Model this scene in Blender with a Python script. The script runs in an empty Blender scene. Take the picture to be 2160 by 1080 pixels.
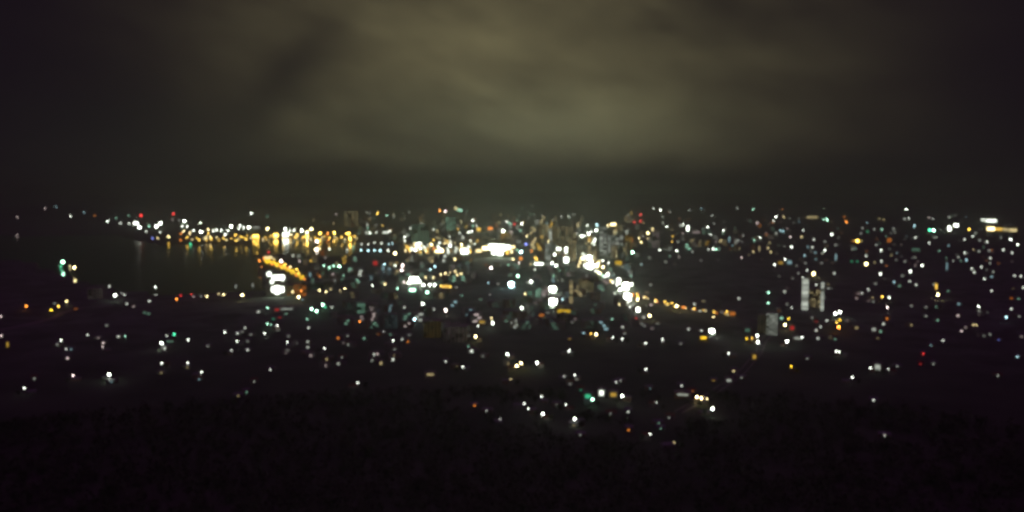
import bpy, math, random
from mathutils import Vector, Matrix
random.seed(7)
S = bpy.context.scene
C = S.collection

# ------------------------------------------------------------------ camera
CAM_Z = 250.0
F = 1695.0                      # focal length in photograph pixels (2160 wide)
HZ = 415.0                      # photograph row of the true horizon
PITCH = math.atan((540.0 - HZ) / F)
cam = bpy.data.cameras.new('camera'); cam_o = bpy.data.objects.new('camera', cam); C.objects.link(cam_o)
cam.sensor_width = 36.0; cam.lens = 36.0 * F / 2160.0
cam.clip_start = 0.1; cam.clip_end = 90000
cam_o.location = (0, 0, CAM_Z)
cam_o.rotation_euler = (math.pi / 2 - PITCH, 0, 0)
cam.dof.use_dof = True                       # the photograph was focused too close
cam.dof.focus_distance = 3.5
cam.dof.aperture_fstop = 2.8
cam.dof.aperture_ratio = 1.25
S.camera = cam_o

# ------------------------------------------------------------------ render settings
S.cycles.use_adaptive_sampling = False
S.cycles.use_denoising = True
S.cycles.pixel_filter_type = 'BLACKMAN_HARRIS'; S.cycles.filter_width = 3.0
S.cycles.max_bounces = 3; S.cycles.diffuse_bounces = 1; S.cycles.glossy_bounces = 2
S.cycles.sample_clamp_indirect = 1.0
S.view_settings.view_transform = 'Standard'; S.view_settings.look = 'None'
S.view_settings.exposure = 0.0; S.view_settings.gamma = 1.0

# ------------------------------------------------------------------ night sky: low cloud lit from below by the town
W = bpy.data.worlds.new('World'); S.world = W; W.use_nodes = True
nt = W.node_tree; nt.nodes.clear()
def N(t, **k):
    n = nt.nodes.new(t)
    for a, b in k.items(): setattr(n, a, b)
    return n
def M(op, a, b=None, c=None, clamp=False):
    n = N('ShaderNodeMath', operation=op, use_clamp=clamp)
    for i, v in enumerate((a, b, c)):
        if v is None: continue
        if isinstance(v, (int, float)): n.inputs[i].default_value = v
        else: nt.links.new(v, n.inputs[i])
    return n.outputs[0]
tc = N('ShaderNodeTexCoord'); sep = N('ShaderNodeSeparateXYZ'); nt.links.new(tc.outputs['Generated'], sep.inputs[0])
AZ = M('ARCTAN2', sep.outputs[0], sep.outputs[1]); EL = M('ARCSINE', sep.outputs[2])
def noise(sx, sz, scale, detail, off=0.0, shear=0.0):
    cx = N('ShaderNodeCombineXYZ')
    nt.links.new(M('ADD', M('MULTIPLY', AZ, sx), M('MULTIPLY', EL, shear)), cx.inputs[0]); nt.links.new(M('MULTIPLY', EL, sz), cx.inputs[1]); cx.inputs[2].default_value = off
    n = N('ShaderNodeTexNoise'); n.inputs['Scale'].default_value = scale; n.inputs['Detail'].default_value = detail
    nt.links.new(cx.outputs[0], n.inputs['Vector']); return n.outputs[0]
def lobe(az, el, sa, se, rot=0.0):
    da = M('SUBTRACT', AZ, az); de = M('SUBTRACT', EL, el)
    if rot:
        c, s = math.cos(rot), math.sin(rot)
        da, de = M('ADD', M('MULTIPLY', da, c), M('MULTIPLY', de, s)), M('SUBTRACT', M('MULTIPLY', de, c), M('MULTIPLY', da, s))
    q = M('ADD', M('POWER', M('ABSOLUTE', M('DIVIDE', da, sa)), 2.0), M('POWER', M('ABSOLUTE', M('DIVIDE', de, se)), 2.0))
    return M('EXPONENT', M('MULTIPLY', q, -1.0))
def px2a(x, y): return (x - 1080) / F, (HZ - y) / F
def add(c1, fac, col):
    n = N('ShaderNodeMix', data_type='RGBA', blend_type='ADD'); n.inputs[0].default_value = 1
    m = N('ShaderNodeVectorMath', operation='SCALE'); m.inputs[0].default_value = col; nt.links.new(fac, m.inputs['Scale'])
    a = [i for i in n.inputs if i.name == 'A' and i.type == 'RGBA'][0]; b = [i for i in n.inputs if i.name == 'B' and i.type == 'RGBA'][0]
    nt.links.new(m.outputs[0], b)
    if isinstance(c1, tuple): a.default_value = (*c1, 1)
    else: nt.links.new(c1, a)
    return [o for o in n.outputs if o.type == 'RGBA'][0]
cl = M('ADD', M('MULTIPLY', noise(2.6, 4.6, 1.6, 5.0, 3.3, 2.5), 2.6), -0.32)      # broad soft cloud structure
cl2 = M('ADD', M('MULTIPLY', noise(8, 15, 1.5, 5.0, 9.1, 7.0), 0.9), 0.55)
cloud = M('MULTIPLY', cl, cl2)
a, e = px2a(640, 150); streak = M('SUBTRACT', 1.0, M('MULTIPLY', lobe(a, e, 0.09, 0.028, 0.82), 0.6))
a, e = px2a(1500, 190); streak2 = M('SUBTRACT', 1.0, M('MULTIPLY', lobe(a, e, 0.16, 0.03, -0.1), 0.3))
a, e = px2a(1010, 215); streak3 = M('SUBTRACT', 1.0, M('MULTIPLY', lobe(a, e, 0.12, 0.02, 0.1), 0.18))
cloud = M('MULTIPLY', M('MULTIPLY', cloud, streak), M('MULTIPLY', streak2, streak3))
# dark bank of lower cloud above the horizon
edge = M('ADD', M('MULTIPLY', noise(4.5, 9.0, 2.0, 5.0, 5.0), 0.06), 0.010)
bank = N('ShaderNodeMapRange', interpolation_type='SMOOTHSTEP'); nt.links.new(M('SUBTRACT', EL, edge), bank.inputs[0])
bank.inputs[1].default_value = -0.016; bank.inputs[2].default_value = 0.016; bank.inputs[3].default_value = 0.42; bank.inputs[4].default_value = 1.0
cloud = M('MULTIPLY', cloud, bank.outputs[0])
a, e = px2a(1110, 165); col = add((.0055, .0028, .0068), M('MULTIPLY', lobe(a, e, .275, .175), cloud), (.124, .109, .053))
a, e = px2a(1110, 290); col = add(col, M('MULTIPLY', lobe(a, e, .17, .055), cloud), (.074, .080, .046))
a, e = px2a(620, 380); col = add(col, lobe(a, e, .27, .09), (.004, .007, .004))
a, e = px2a(850, 440); col = add(col, lobe(a, e, .20, .022), (.014, .011, .004))
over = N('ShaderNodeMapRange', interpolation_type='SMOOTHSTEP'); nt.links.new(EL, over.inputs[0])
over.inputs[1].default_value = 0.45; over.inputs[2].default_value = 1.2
col = add(col, over.outputs[0], (.085, .012, .092))  # added purple glow overhead, out of view, tinting and lifting the dark slope
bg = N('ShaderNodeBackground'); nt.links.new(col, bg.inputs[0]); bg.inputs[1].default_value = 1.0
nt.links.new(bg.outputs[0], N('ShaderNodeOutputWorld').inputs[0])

# ------------------------------------------------------------------ materials
def mat(name, col, rough=0.8, scale=None, var=0.3, metal=0.0):
    m = bpy.data.materials.new(name); m.use_nodes = True
    t = m.node_tree; b = t.nodes['Principled BSDF']
    b.inputs['Base Color'].default_value = (*col, 1); b.inputs['Roughness'].default_value = rough; b.inputs['Metallic'].default_value = metal
    if scale:
        tcn = t.nodes.new('ShaderNodeTexCoord'); n = t.nodes.new('ShaderNodeTexNoise'); n.inputs['Scale'].default_value = scale; n.inputs['Detail'].default_value = 6
        t.links.new(tcn.outputs['Object'], n.inputs['Vector'])
        r = t.nodes.new('ShaderNodeValToRGB'); r.color_ramp.elements[0].position = .3; r.color_ramp.elements[1].position = .7
        r.color_ramp.elements[0].color = (*[c * (1 - var) for c in col], 1); r.color_ramp.elements[1].color = (*[min(1, c * (1 + var)) for c in col], 1)
        t.links.new(n.outputs[0], r.inputs[0]); t.links.new(r.outputs[0], b.inputs['Base Color'])
    return m
MT = dict(
    ground=mat('ground', (.06, .085, .05), .95, .01, .45), asphalt=mat('asphalt', (.05, .05, .05), .85, .2, .2),
    concrete=mat('concrete', (.32, .31, .28), .85, .3, .2), steel=mat('steel', (.25, .26, .26), .5, 3, .1, .6),
    wall_pale=mat('wall_pale', (.42, .40, .34), .85, .4, .15), wall_grey=mat('wall_grey', (.28, .28, .27), .85, .4, .15),
    wall_tan=mat('wall_tan', (.33, .26, .18), .85, .4, .15), tin=mat('tin_roof', (.22, .23, .23), .5, .8, .3, .3),
    tile=mat('tile_roof', (.22, .09, .05), .8, 2, .3), glass=mat('dark_glass', (.02, .025, .03), .15), door=mat('door', (.10, .06, .04), .6),
    leaf=mat('foliage', (.05, .09, .03), .8, 1, .4), bark=mat('bark', (.08, .06, .04), .9, 3, .3),
    sand_road=mat('pale_road', (.30, .29, .26), .8, .2, .15), white=mat('white_paint', (.78, .78, .76), .6))
LC = dict(w=(.93, 1, .86), g=(.48, 1, .70), c=(.55, .92, 1), y=(1, .60, .09), o=(1, .30, .04), a=(1, .80, .38), r=(1, .05, .05), G=(.10, 1, .50),
          b=(.25, .3, 1), Y=(1, .62, .03), p=(1, .80, .76))
CN = dict(w='white', g='greenish-white', c='cool blue-white', y='yellow', o='orange', a='warm-white', r='red', G='green', b='blue', Y='deep yellow', p='pinkish-white')
_em = {}
def emat(c, E):
    k = round(math.log2(max(E, .001)) * 2)
    if (c, k) not in _em:
        m = bpy.data.materials.new('light_%s' % CN[c].replace(' ', '_').replace('-', '_')); m.use_nodes = True; t = m.node_tree; t.nodes.clear()
        e = t.nodes.new('ShaderNodeEmission'); e.inputs[0].default_value = (*LC[c], 1); e.inputs[1].default_value = 2 ** (k / 2)
        t.links.new(e.outputs[0], t.nodes.new('ShaderNodeOutputMaterial').inputs[0]); _em[(c, k)] = m
    return _em[(c, k)]

# paved, paler ground where the town stands; plain dark soil and grass on the slope
t = MT['ground'].node_tree; b = t.nodes['Principled BSDF']; old = b.inputs['Base Color'].links[0].from_socket
tcn = t.nodes.new('ShaderNodeTexCoord'); ln_ = t.nodes.new('ShaderNodeVectorMath'); ln_.operation = 'LENGTH'; t.links.new(tcn.outputs['Object'], ln_.inputs[0])
mr = t.nodes.new('ShaderNodeMapRange'); t.links.new(ln_.outputs['Value'], mr.inputs[0]); mr.inputs[1].default_value = 1150; mr.inputs[2].default_value = 1800
vo = t.nodes.new('ShaderNodeTexVoronoi'); vo.inputs['Scale'].default_value = .022; t.links.new(tcn.outputs['Object'], vo.inputs['Vector'])
mm = t.nodes.new('ShaderNodeMath'); mm.operation = 'MULTIPLY'; t.links.new(vo.outputs['Color'], mm.inputs[0]); t.links.new(mr.outputs[0], mm.inputs[1])
mx = t.nodes.new('ShaderNodeMix'); mx.data_type = 'RGBA'; t.links.new(mm.outputs[0], mx.inputs[0]); t.links.new(old, mx.inputs[6]); mx.inputs[7].default_value = (.20, .26, .19, 1)
t.links.new(mx.outputs[2], b.inputs['Base Color'])

# ------------------------------------------------------------------ mesh helpers
class MB:
    def __init__(s): s.v = []; s.f = []
    def box(s, x0, x1, y0, y1, z0, z1):
        n = len(s.v); s.v += [(x, y, z) for z in (z0, z1) for x, y in ((x0, y0), (x1, y0), (x1, y1), (x0, y1))]
        s.f += [tuple(n + i for i in q) for q in ((3, 2, 1, 0), (4, 5, 6, 7), (0, 1, 5, 4), (1, 2, 6, 5), (2, 3, 7, 6), (3, 0, 4, 7))]; return s
    def tube(s, p, q, r0, r1, k=8):
        p = Vector(p); q = Vector(q); d = (q - p).normalized(); a = d.orthogonal().normalized(); b = d.cross(a); n = len(s.v)
        for c, r in ((p, r0), (q, r1)):
            for i in range(k):
                t = 2 * math.pi * i / k; s.v.append(tuple(c + a * (r * math.cos(t)) + b * (r * math.sin(t))))
        for i in range(k): j = (i + 1) % k; s.f.append((n + i, n + j, n + k + j, n + k + i))
        s.f += [tuple(n + i for i in reversed(range(k))), tuple(n + k + i for i in range(k))]; return s
    def ell(s, c, rx, ry, rz, k=10, m=6):
        n = len(s.v)
        for j in range(1, m):
            ph = math.pi * j / m
            for i in range(k): t = 2 * math.pi * i / k; s.v.append((c[0] + rx * math.sin(ph) * math.cos(t), c[1] + ry * math.sin(ph) * math.sin(t), c[2] + rz * math.cos(ph)))
        T = len(s.v); s.v += [(c[0], c[1], c[2] + rz), (c[0], c[1], c[2] - rz)]
        for j in range(m - 2):
            for i in range(k): i2 = (i + 1) % k; s.f.append((n + j * k + i, n + (j + 1) * k + i, n + (j + 1) * k + i2, n + j * k + i2))
        for i in range(k):
            i2 = (i + 1) % k; s.f += [(T, n + i, n + i2), (T + 1, n + (m - 2) * k + i2, n + (m - 2) * k + i)]
        return s
    def poly(s, pts, faces):
        n = len(s.v); s.v += pts; s.f += [tuple(n + i for i in f) for f in faces]; return s
    def mesh(s, name, m, smooth=False):
        me = bpy.data.meshes.new(name); me.from_pydata(s.v, [], s.f)
        if m: me.materials.append(m)
        if smooth: me.polygons.foreach_set('use_smooth', [True] * len(me.polygons))
        me.update(); return me
    def build(s, name, m, parent=None, loc=(0, 0, 0), smooth=False):
        return inst(name, s.mesh(name, m, smooth), parent, loc)
def inst(name, me, parent=None, loc=(0, 0, 0), scale=None, rz=0):
    o = bpy.data.objects.new(name, me); C.objects.link(o); o.location = loc
    if parent: o.parent = parent
    if scale: o.scale = scale
    if rz: o.rotation_euler = (0, 0, rz)
    return o
def tag(o, label=None, cat=None, group=None, kind=None):
    for k, v in (('label', label), ('category', cat), ('group', group), ('kind', kind)):
        if v: o[k] = v
    return o
def empty(name, loc, rz=0):
    o = bpy.data.objects.new(name, None); C.objects.link(o); o.location = loc; o.rotation_euler = (0, 0, rz); o.empty_display_size = 1; return o
_mc = {}
def cached(key, fn):
    if key not in _mc: _mc[key] = fn()
    return _mc[key]

# ------------------------------------------------------------------ terrain
def ss(a, b, x): t = min(1, max(0, (x - a) / (b - a))); return t * t * (3 - 2 * t)
def dirpx(x, y):
    v = Vector(((x - 1080) / F, 1.0, (540 - y) / F)); c, s = math.cos(-PITCH), math.sin(-PITCH)
    return Vector((v.x, v.y * c - v.z * s, v.y * s + v.z * c))
def flat(x, y, z=0.0):
    d = dirpx(x, y); t = (z - CAM_Z) / d.z; return Vector((0, 0, CAM_Z)) + d * t
BAY = [(-400, 499), (100, 498), (230, 494), (335, 517), (530, 517), (541, 503), (752, 505), (762, 533), (700, 543), (600, 536), (538, 540), (545, 575), (560, 608),
       (640, 604), (700, 595), (735, 597), (650, 616), (560, 613), (380, 622), (250, 614), (180, 596), (60, 575), (-400, 560)]
BAYW = [flat(*p) for p in BAY]
def inbay(x, y):
    r = False; n = len(BAYW); j = n - 1
    for i in range(n):
        a, b = BAYW[i], BAYW[j]
        if (a.y > y) != (b.y > y) and x < (b.x - a.x) * (y - a.y) / (b.y - a.y) + a.x: r = not r
        j = i
    return r
def hill(x, y, cx, cy, rx, ry, h):
    q = ((x - cx) / rx) ** 2 + ((y - cy) / ry) ** 2
    return h * math.exp(-q * 1.2)
def bump(x, y): return math.sin(x * .011 + 1.3 * math.sin(y * .007)) * math.cos(y * .009 + 1.1 * math.sin(x * .006))
HC = flat(1480, 600)
LH = flat(20, 590)
def terr(x, y):
    r = math.hypot(x, y)
    h = 248.3 - .44 * r
    if r > 380: h = (248.3 - .44 * 380) * math.exp(-(r - 380) * .44 / (248.3 - .44 * 380))
    h = h + (3.0 * bump(x, y) * ss(60, 500, r) + 3 * ss(200, 600, r)) * (1 - ss(3000, 6000, r))
    h += hill(x, y, HC.x, HC.y + 90, 290, 330, 26)
    h += hill(x, y, LH.x - 80, LH.y + 150, 330, 420, 42)
    if y > 0:
        h += 110 * ss(9000, 17000, r) + 340 * ss(17500, 26000, r) * (.62 + .22 * math.sin(x * .00031 + 1) + .16 * math.sin(x * .00083 + 2) * math.sin(x * .00047))
    if y > 0 and 1500 < r < 9000 and inbay(x, y): h = min(h - 3, -4)
    return h
def place(px, py, hl, t0=300.0):
    """point where the sight line through a photograph pixel runs hl metres above the terrain"""
    d = dirpx(px, py); O = Vector((0, 0, CAM_Z)); t = t0; pt = t
    while t < 40000:
        p = O + d * t
        if p.z < max(terr(p.x, p.y), -1) + hl: break
        pt = t; t *= 1.01
    else: t = 18000.0; pt = t
    for _ in range(18):
        m = (pt + t) / 2; p = O + d * m
        if p.z < max(terr(p.x, p.y), -1) + hl: t = m
        else: pt = m
    return O + d * t, t * d.length

# ground sheet: one polar mesh out to 45 km
NA, RS = 420, [0.0]
r = 6.0
while r < 45000: RS.append(r); r *= 1.045
azs = []
for i in range(NA):
    if i < 300: azs.append(-.75 + 1.5 * i / 300)
    else: azs.append(.75 + (2 * math.pi - 1.5) * (i - 300) / 120)
g = MB(); g.v.append((0, 0, terr(0, 0)))
for r in RS[1:]:
    for a in azs: x, y = r * math.sin(a), r * math.cos(a); g.v.append((x, y, terr(x, y)))
for i in range(NA): g.f.append((0, 1 + (i + 1) % NA, 1 + i))
for k in range(len(RS) - 2):
    for i in range(NA):
        j = (i + 1) % NA; a0 = 1 + k * NA; b0 = a0 + NA; g.f.append((a0 + i, a0 + j, b0 + j, b0 + i))
tag(g.build('ground', MT['ground'], smooth=True), 'dark ground of the hillside and the town spreading to the horizon', kind='structure')
wm = bpy.data.materials.new('bay_water'); wm.use_nodes = True; t = wm.node_tree; b = t.nodes['Principled BSDF']
b.inputs['Base Color'].default_value = (.008, .010, .012, 1); b.inputs['Roughness'].default_value = .11; b.inputs['IOR'].default_value = 1.33; b.inputs['Specular IOR Level'].default_value = .22
tcn = t.nodes.new('ShaderNodeTexCoord'); n = t.nodes.new('ShaderNodeTexNoise'); n.inputs['Scale'].default_value = .12; n.inputs['Detail'].default_value = 5
bm_ = t.nodes.new('ShaderNodeBump'); bm_.inputs['Strength'].default_value = .12; bm_.inputs['Distance'].default_value = .25
t.links.new(tcn.outputs['Object'], n.inputs['Vector']); t.links.new(n.outputs[0], bm_.inputs['Height']); t.links.new(bm_.outputs[0], b.inputs['Normal'])
xs = [p.x for p in BAYW]; ys = [p.y for p in BAYW]
MB().poly([(min(xs), min(ys), -1), (max(xs), min(ys), -1), (max(xs), max(ys), -1), (min(xs), max(ys), -1)], [(0, 1, 2, 3)]).build('water', wm)
tag(bpy.data.objects['water'], 'black bay water with yellow reflections', kind='structure')

# ------------------------------------------------------------------ the lights, added ones last, others read off the photograph: tile origin and scale, then u,v,level,colour[,w,h]
DATA = [
(0,400,6,"""220 350 1 p;570 240 1 p;710 220 1 c;895 335 2 w;1065 290 1 c;1365 400 3 w;1525 425 2 w;1635 430 2 w;1785 330 3 r;1720 425 4 w 70 40;1765 475 4 w;1885 460 2 g;1980 462 4 w;2030 425 4 w;1850 530 2 w;2025 535 2 w;1930 615 2 b;1995 615 2 a;2135 595 3 a;2135 680 2 y;795 915 4 g;770 970 2 G;885 965 2 a;940 985 4 a;215 575 1 p;1200 330 1 o;1630 330 1 g;1470 360 1 g"""),
(360,400,6,"""35 305 2 r;20 380 1 p;110 385 1 w;175 400 4 w;150 465 3 w;210 465 3 w;165 530 3 a;375 420 3 w;240 550 3 a;290 515 3 w;385 535 4 w;475 510 3 a;475 560 3 y;500 600 3 a;450 610 3 a;540 520 3 w;580 510 3 w;640 515 3 w;765 465 4 w;725 520 3 w;690 570 3 w;820 575 3 y;880 450 3 w;865 490 3 w;925 480 3 w;990 480 4 w;1075 480 2 w 110 35;890 600 3 y;970 585 2 y;1075 590 4 y 90 45;1020 300 3 w;1225 340 1 g;1225 495 4 a;1330 580 4 y 70 60;1450 500 4 w;1505 520 3 w;1560 515 3 w;1455 570 4 w 80 60;1520 570 3 a;1660 515 4 w;1780 500 4 a;1725 540 4 a;1730 590 4 y;1890 555 4 y;1985 555 3 o;1850 655 4 p;2070 545 4 y;2065 425 1 a;1810 385 1 a;2095 315 1 p;250 685 2 G;125 640 2 o;130 560 2 o;610 640 2 y;445 700 1 a;1240 790 2 r;1840 755 4 a;1885 745 3 a;2010 750 3 w;1545 835 2 w;1650 840 2 w 110 40;1630 905 2 p;1795 900 3 y 80 40;1400 905 4 p;1235 860 3 a 120 50;1310 875 2 a;1450 945 3 y;1515 980 3 a;1595 1010 3 y;1620 1060 3 y;1955 860 1 p;1940 965 3 g;2010 985 3 g;2065 965 3 g;2135 970 4 g;1925 1055 3 a;1125 900 3 o;1150 980 2 o;1085 690 3 y;1490 560 3 y;1600 570 3 y;1680 600 3 y"""),
(720,400,6,"""85 420 2 G;375 355 2 p;455 300 3 y;575 325 2 g;445 455 2 y;525 455 2 y;85 555 4 y 70 40;110 620 4 y 40 70;215 545 2 p;365 545 3 w;445 540 2 w;560 540 3 w 90 40;610 530 3 w;790 545 2 w 80 40;815 490 2 g;870 490 2 w;910 495 3 w;1025 435 3 w;1165 505 2 w;1215 640 2 a;1250 270 3 o;1315 275 3 p;1500 260 3 g 80 40;1595 275 1 g;1385 385 2 w;1405 440 2 w;1270 440 1 w;1475 500 2 y;1665 390 3 w;1665 460 2 g;1710 455 2 w;1610 535 3 w;1650 530 3 w;1750 505 3 y 90 60;1880 490 3 o 90 50;2090 405 3 w;2135 425 2 g;2050 525 4 w;2140 550 3 a;1370 595 2 w;1495 550 2 w;1335 560 1 g;1455 640 3 w;945 580 3 w;1040 575 4 w 90 50;1060 615 4 w;800 600 3 w;800 650 3 w;800 710 3 w;260 690 2 w;340 690 2 w;420 670 2 w;510 680 2 w;600 690 2 c;650 680 2 c;250 765 3 c;340 770 3 c;420 770 3 c;495 770 3 c;595 770 3 w;70 755 2 w;150 720 2 g;680 805 4 a;740 710 2 w;850 770 4 a 100 50;940 760 4 w;980 700 4 w 90 70;1000 790 3 y;1075 760 3 y;1170 745 3 o;1240 780 4 a 130 40;1350 700 4 a 130 70;1440 740 4 a;1520 700 4 a;1600 700 4 a;1560 780 4 w 110 80;1700 700 3 a;1800 720 3 a;1640 760 3 a;1790 790 2 o;1960 790 4 w;2080 740 5 w 90 60;1440 880 3 a;430 930 2 r 70 70;545 940 3 c;530 1000 2 c 45 90;535 1060 3 c;685 960 3 w;775 960 4 p;765 1020 4 p;860 975 1 p;1015 935 1 w;1185 975 3 c;1130 1010 3 c;1895 990 4 p;2115 950 2 g;2140 1000 2 g;1605 1020 3 a;1830 950 1 o;1640 890 1 y;1100 880 1 y;1860 700 4 w;1920 740 4 w;1880 770 3 a"""),
(1080,400,6,"""125 435 4 w;30 435 1 r;110 520 2 g;155 510 1 g;240 550 2 a;190 590 3 a;10 540 3 w;130 235 1 g;255 210 1 w;235 310 1 g;280 310 1 g;380 325 1 w;630 340 2 w;720 345 2 w;790 310 1 w;575 470 2 a;440 420 1 c;955 450 3 w;1075 445 3 c;1065 515 4 w;970 560 4 w;1000 530 3 w;900 590 4 w 90 35;820 555 2 w;1050 650 4 w 40 80;310 640 4 p 70 50;180 690 3 b;460 655 3 a;530 700 4 w;20 700 4 a;295 730 3 p;245 780 3 o;115 790 4 c;70 765 2 g;15 880 3 a;110 870 3 o 60 50;90 930 3 p;290 860 3 y;310 885 3 y;340 940 4 w 130 40;235 940 2 a;290 1010 2 w;590 765 4 w 70 80;540 820 4 w;685 780 4 w 45 120;685 890 4 w 75 80;510 930 4 w;560 960 4 w;1280 440 4 a 90 40;1215 455 3 a;1285 665 4 w 90 40;930 780 5 w 90 90;980 860 5 w 60 60;990 960 5 w 90 70;870 870 3 p;1060 960 4 w;1150 900 3 w;1220 925 3 w;1100 900 2 w;1150 980 4 a;1100 1050 4 a;1210 1070 4 w;1400 980 1 w;1625 315 2 r;1550 410 2 r;1625 400 2 r;1490 400 1 a;1665 420 1 a;1710 550 4 a 70 40;1780 510 3 a 40 70;1720 620 2 a;1520 650 2 o 45 90;1470 650 2 y;1605 610 3 a;1635 665 3 a;1525 795 4 g;1465 740 2 g;1520 520 1 w;1880 260 3 w;1790 240 2 w;2000 280 1 w;1960 465 3 w;1910 420 1 w;2025 510 1 a;2035 590 2 y;2025 660 2 y;2140 450 2 w 60 40;1870 765 3 w;2085 775 3 w;1990 760 1 w;1640 945 1 c;1350 830 1 w;1820 650 1 p;2100 660 1 w;2115 850 1 p"""),
(1440,400,6,"""85 260 1 w;240 240 1 c;370 330 1 w;690 235 1 w;890 250 2 g;1260 250 1 o;1280 345 2 a;1185 340 3 w;1150 395 2 w;945 425 2 p 50 50;65 490 4 w 40 80;10 440 3 w;315 470 3 w;400 430 1 w;170 540 2 p 110 35;355 570 2 w;515 515 3 w;500 550 1 w;675 530 2 a;765 580 1 w;590 630 2 c 35 90;45 700 3 w;170 635 1 w;130 700 1 g;205 700 2 y;630 705 1 c;420 755 3 g;385 750 3 w;330 755 2 w;460 760 1 g;125 785 1 w;905 640 2 g;980 605 3 w;890 600 1 w;1060 550 1 p;865 720 2 a;970 745 2 a 35 80;1080 740 2 a;1115 790 2 a;895 785 2 a;1100 670 1 a;745 860 2 p;1235 520 2 c;1270 525 2 c;1325 490 1 p;1190 580 1 w;1365 600 2 p;1380 725 3 w;1505 595 2 a;1525 515 2 w;1660 630 2 w;1585 725 1 c;1640 730 2 w;1800 770 3 w;1770 805 1 w;1680 795 1 c;1545 835 2 c;1685 880 1 c;1640 350 2 a 140 45;1785 380 2 g;1830 380 3 g;1885 565 3 w;2070 410 3 o;2045 345 1 o;1940 855 2 c 35 90;1935 700 1 w;2150 650 1 o;2150 750 1 w;1800 660 1 w;1350 920 2 c 70 60;1295 880 3 w;1240 925 2 y 70 50;1165 950 3 w;1575 1020 2 w;1660 1060 4 a;1920 1055 1 w;2140 910 1 G;1465 1060 1 w"""),
(1800,400,6,"""670 245 3 w;700 365 2 w;650 370 1 w;1010 370 1 w;1210 345 1 w;330 370 1 a;385 380 1 a;775 460 2 c;115 485 1 w;180 530 1 G;360 505 2 g;510 495 1 w;265 500 1 w;965 510 3 G;1015 515 4 g;1215 490 4 w 45 70;1300 450 4 w 60 50;1465 505 3 y;1640 385 3 w;50 650 4 y;20 740 2 w;455 640 2 o 60 60;95 555 1 w;785 605 2 w;1025 605 1 w;960 675 2 w;1410 630 2 w;1510 590 2 w;1545 550 1 w;1600 640 1 w;1695 660 2 w;1990 630 3 w;2080 695 3 w;1900 760 2 w;2010 800 2 w;1590 780 1 w;1720 770 1 w;1205 710 1 c;790 760 1 g 100 50;1410 800 2 w;1430 890 2 c;1330 855 1 w;1735 865 2 w;1730 930 1 w;350 770 3 w;165 840 2 w;355 905 2 w;165 940 4 a;270 920 1 a;50 910 1 G;290 700 1 w;870 960 3 w;725 1030 3 w;345 1060 2 w;1185 970 2 c 35 100;1500 1000 2 w;1620 980 2 w;1530 1045 2 w;1770 1040 1 w"""),
(0,560,6,"""330 515 3 o;650 565 3 Y;740 515 3 y;690 480 1 w;840 455 3 a;10 645 2 p;15 890 2 p;95 1000 2 y 40 70;1385 265 2 w;1455 380 4 w;1575 370 2 w;1540 350 1 w;1605 485 2 w;1690 520 1 p;1965 275 3 w;1890 450 2 w;1830 595 1 g;1880 610 1 g;1210 360 1 w;1110 880 2 w;1350 760 1 w;1500 900 2 w;1585 895 2 g;1245 915 1 p;1305 980 2 p;1300 1030 2 p;775 945 3 w;725 1000 1 w;835 1055 2 w;900 1060 1 c;2045 980 4 w;2110 890 2 w;2130 960 1 g;2085 1050 2 w;960 550 1 o"""),
(360,560,6,"""75 425 3 o;130 380 2 r;260 365 2 r;290 395 1 p;385 390 1 w;460 390 3 a;610 360 2 a;670 365 3 a;905 375 4 a;825 260 1 w;1040 245 1 w;1245 95 4 w;1595 45 3 y;1545 335 3 a;1655 320 3 o;1590 270 2 o;1490 370 1 o;1620 400 4 a;1670 430 1 c;1930 90 3 a;1860 115 1 o;1890 140 2 o;2080 190 1 w;1885 315 3 a;1965 335 3 a;2025 300 2 a;2145 320 2 a;1225 535 3 g;1110 585 2 w;1345 560 2 r 60 40;1470 550 2 w 160 35;1380 660 1 r;1460 610 1 g;1300 680 1 G;1225 740 3 g;1270 750 2 g;1350 760 3 w;1315 800 2 w;1355 815 1 w;1785 550 4 g;1845 575 4 g;1925 500 4 g;1960 530 2 G;2040 530 2 w;1725 680 2 g;1745 790 2 w;1190 860 3 w;685 845 3 w;845 860 2 w;840 960 3 w;940 790 2 w;905 840 1 w;1015 875 1 w;45 870 3 G;220 940 3 w;470 1020 1 w;1475 970 3 w;1490 895 1 w;1945 1045 3 w;770 1075 2 w;975 1070 2 w;975 960 1 w;15 960 1 g"""),
(720,560,6,"""45 290 3 a;395 255 3 w;550 235 3 a;710 290 3 g;790 210 3 p;850 220 4 w;920 180 5 w 120 70;990 200 4 w;1040 245 4 w;900 310 4 g 90 45;1085 340 4 g;1120 245 4 w;1180 245 4 w;1260 260 3 y;1320 265 3 y 110 45;1380 270 3 y;1455 275 1 p;1065 150 3 a;1165 155 3 a;1260 115 3 a;1315 100 3 a;1360 125 3 a;1375 85 2 a;1445 75 3 a;1465 120 3 a;1515 110 3 a;1605 65 3 a;1860 220 2 c;1980 235 1 w;2150 240 5 c 70 70;1030 485 4 w;795 530 2 w;1175 555 2 w;1320 565 4 p;1530 380 1 g;925 680 4 c;870 650 2 c;230 710 3 o;350 710 2 y;1050 690 1 p;1355 725 2 a;1780 715 2 y 90 50;1730 765 3 w;1900 670 3 a;1915 730 4 w;2090 495 2 w;2085 590 3 w;2085 700 1 g;535 840 2 w;1210 860 2 y;1500 890 2 p;1650 890 2 o;1700 900 4 a;655 950 3 w;680 1055 1 w;80 890 1 w;75 980 1 a;860 880 1 w;1380 870 1 p;1760 430 1 g;1880 370 1 w;1460 740 1 g"""),
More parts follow.
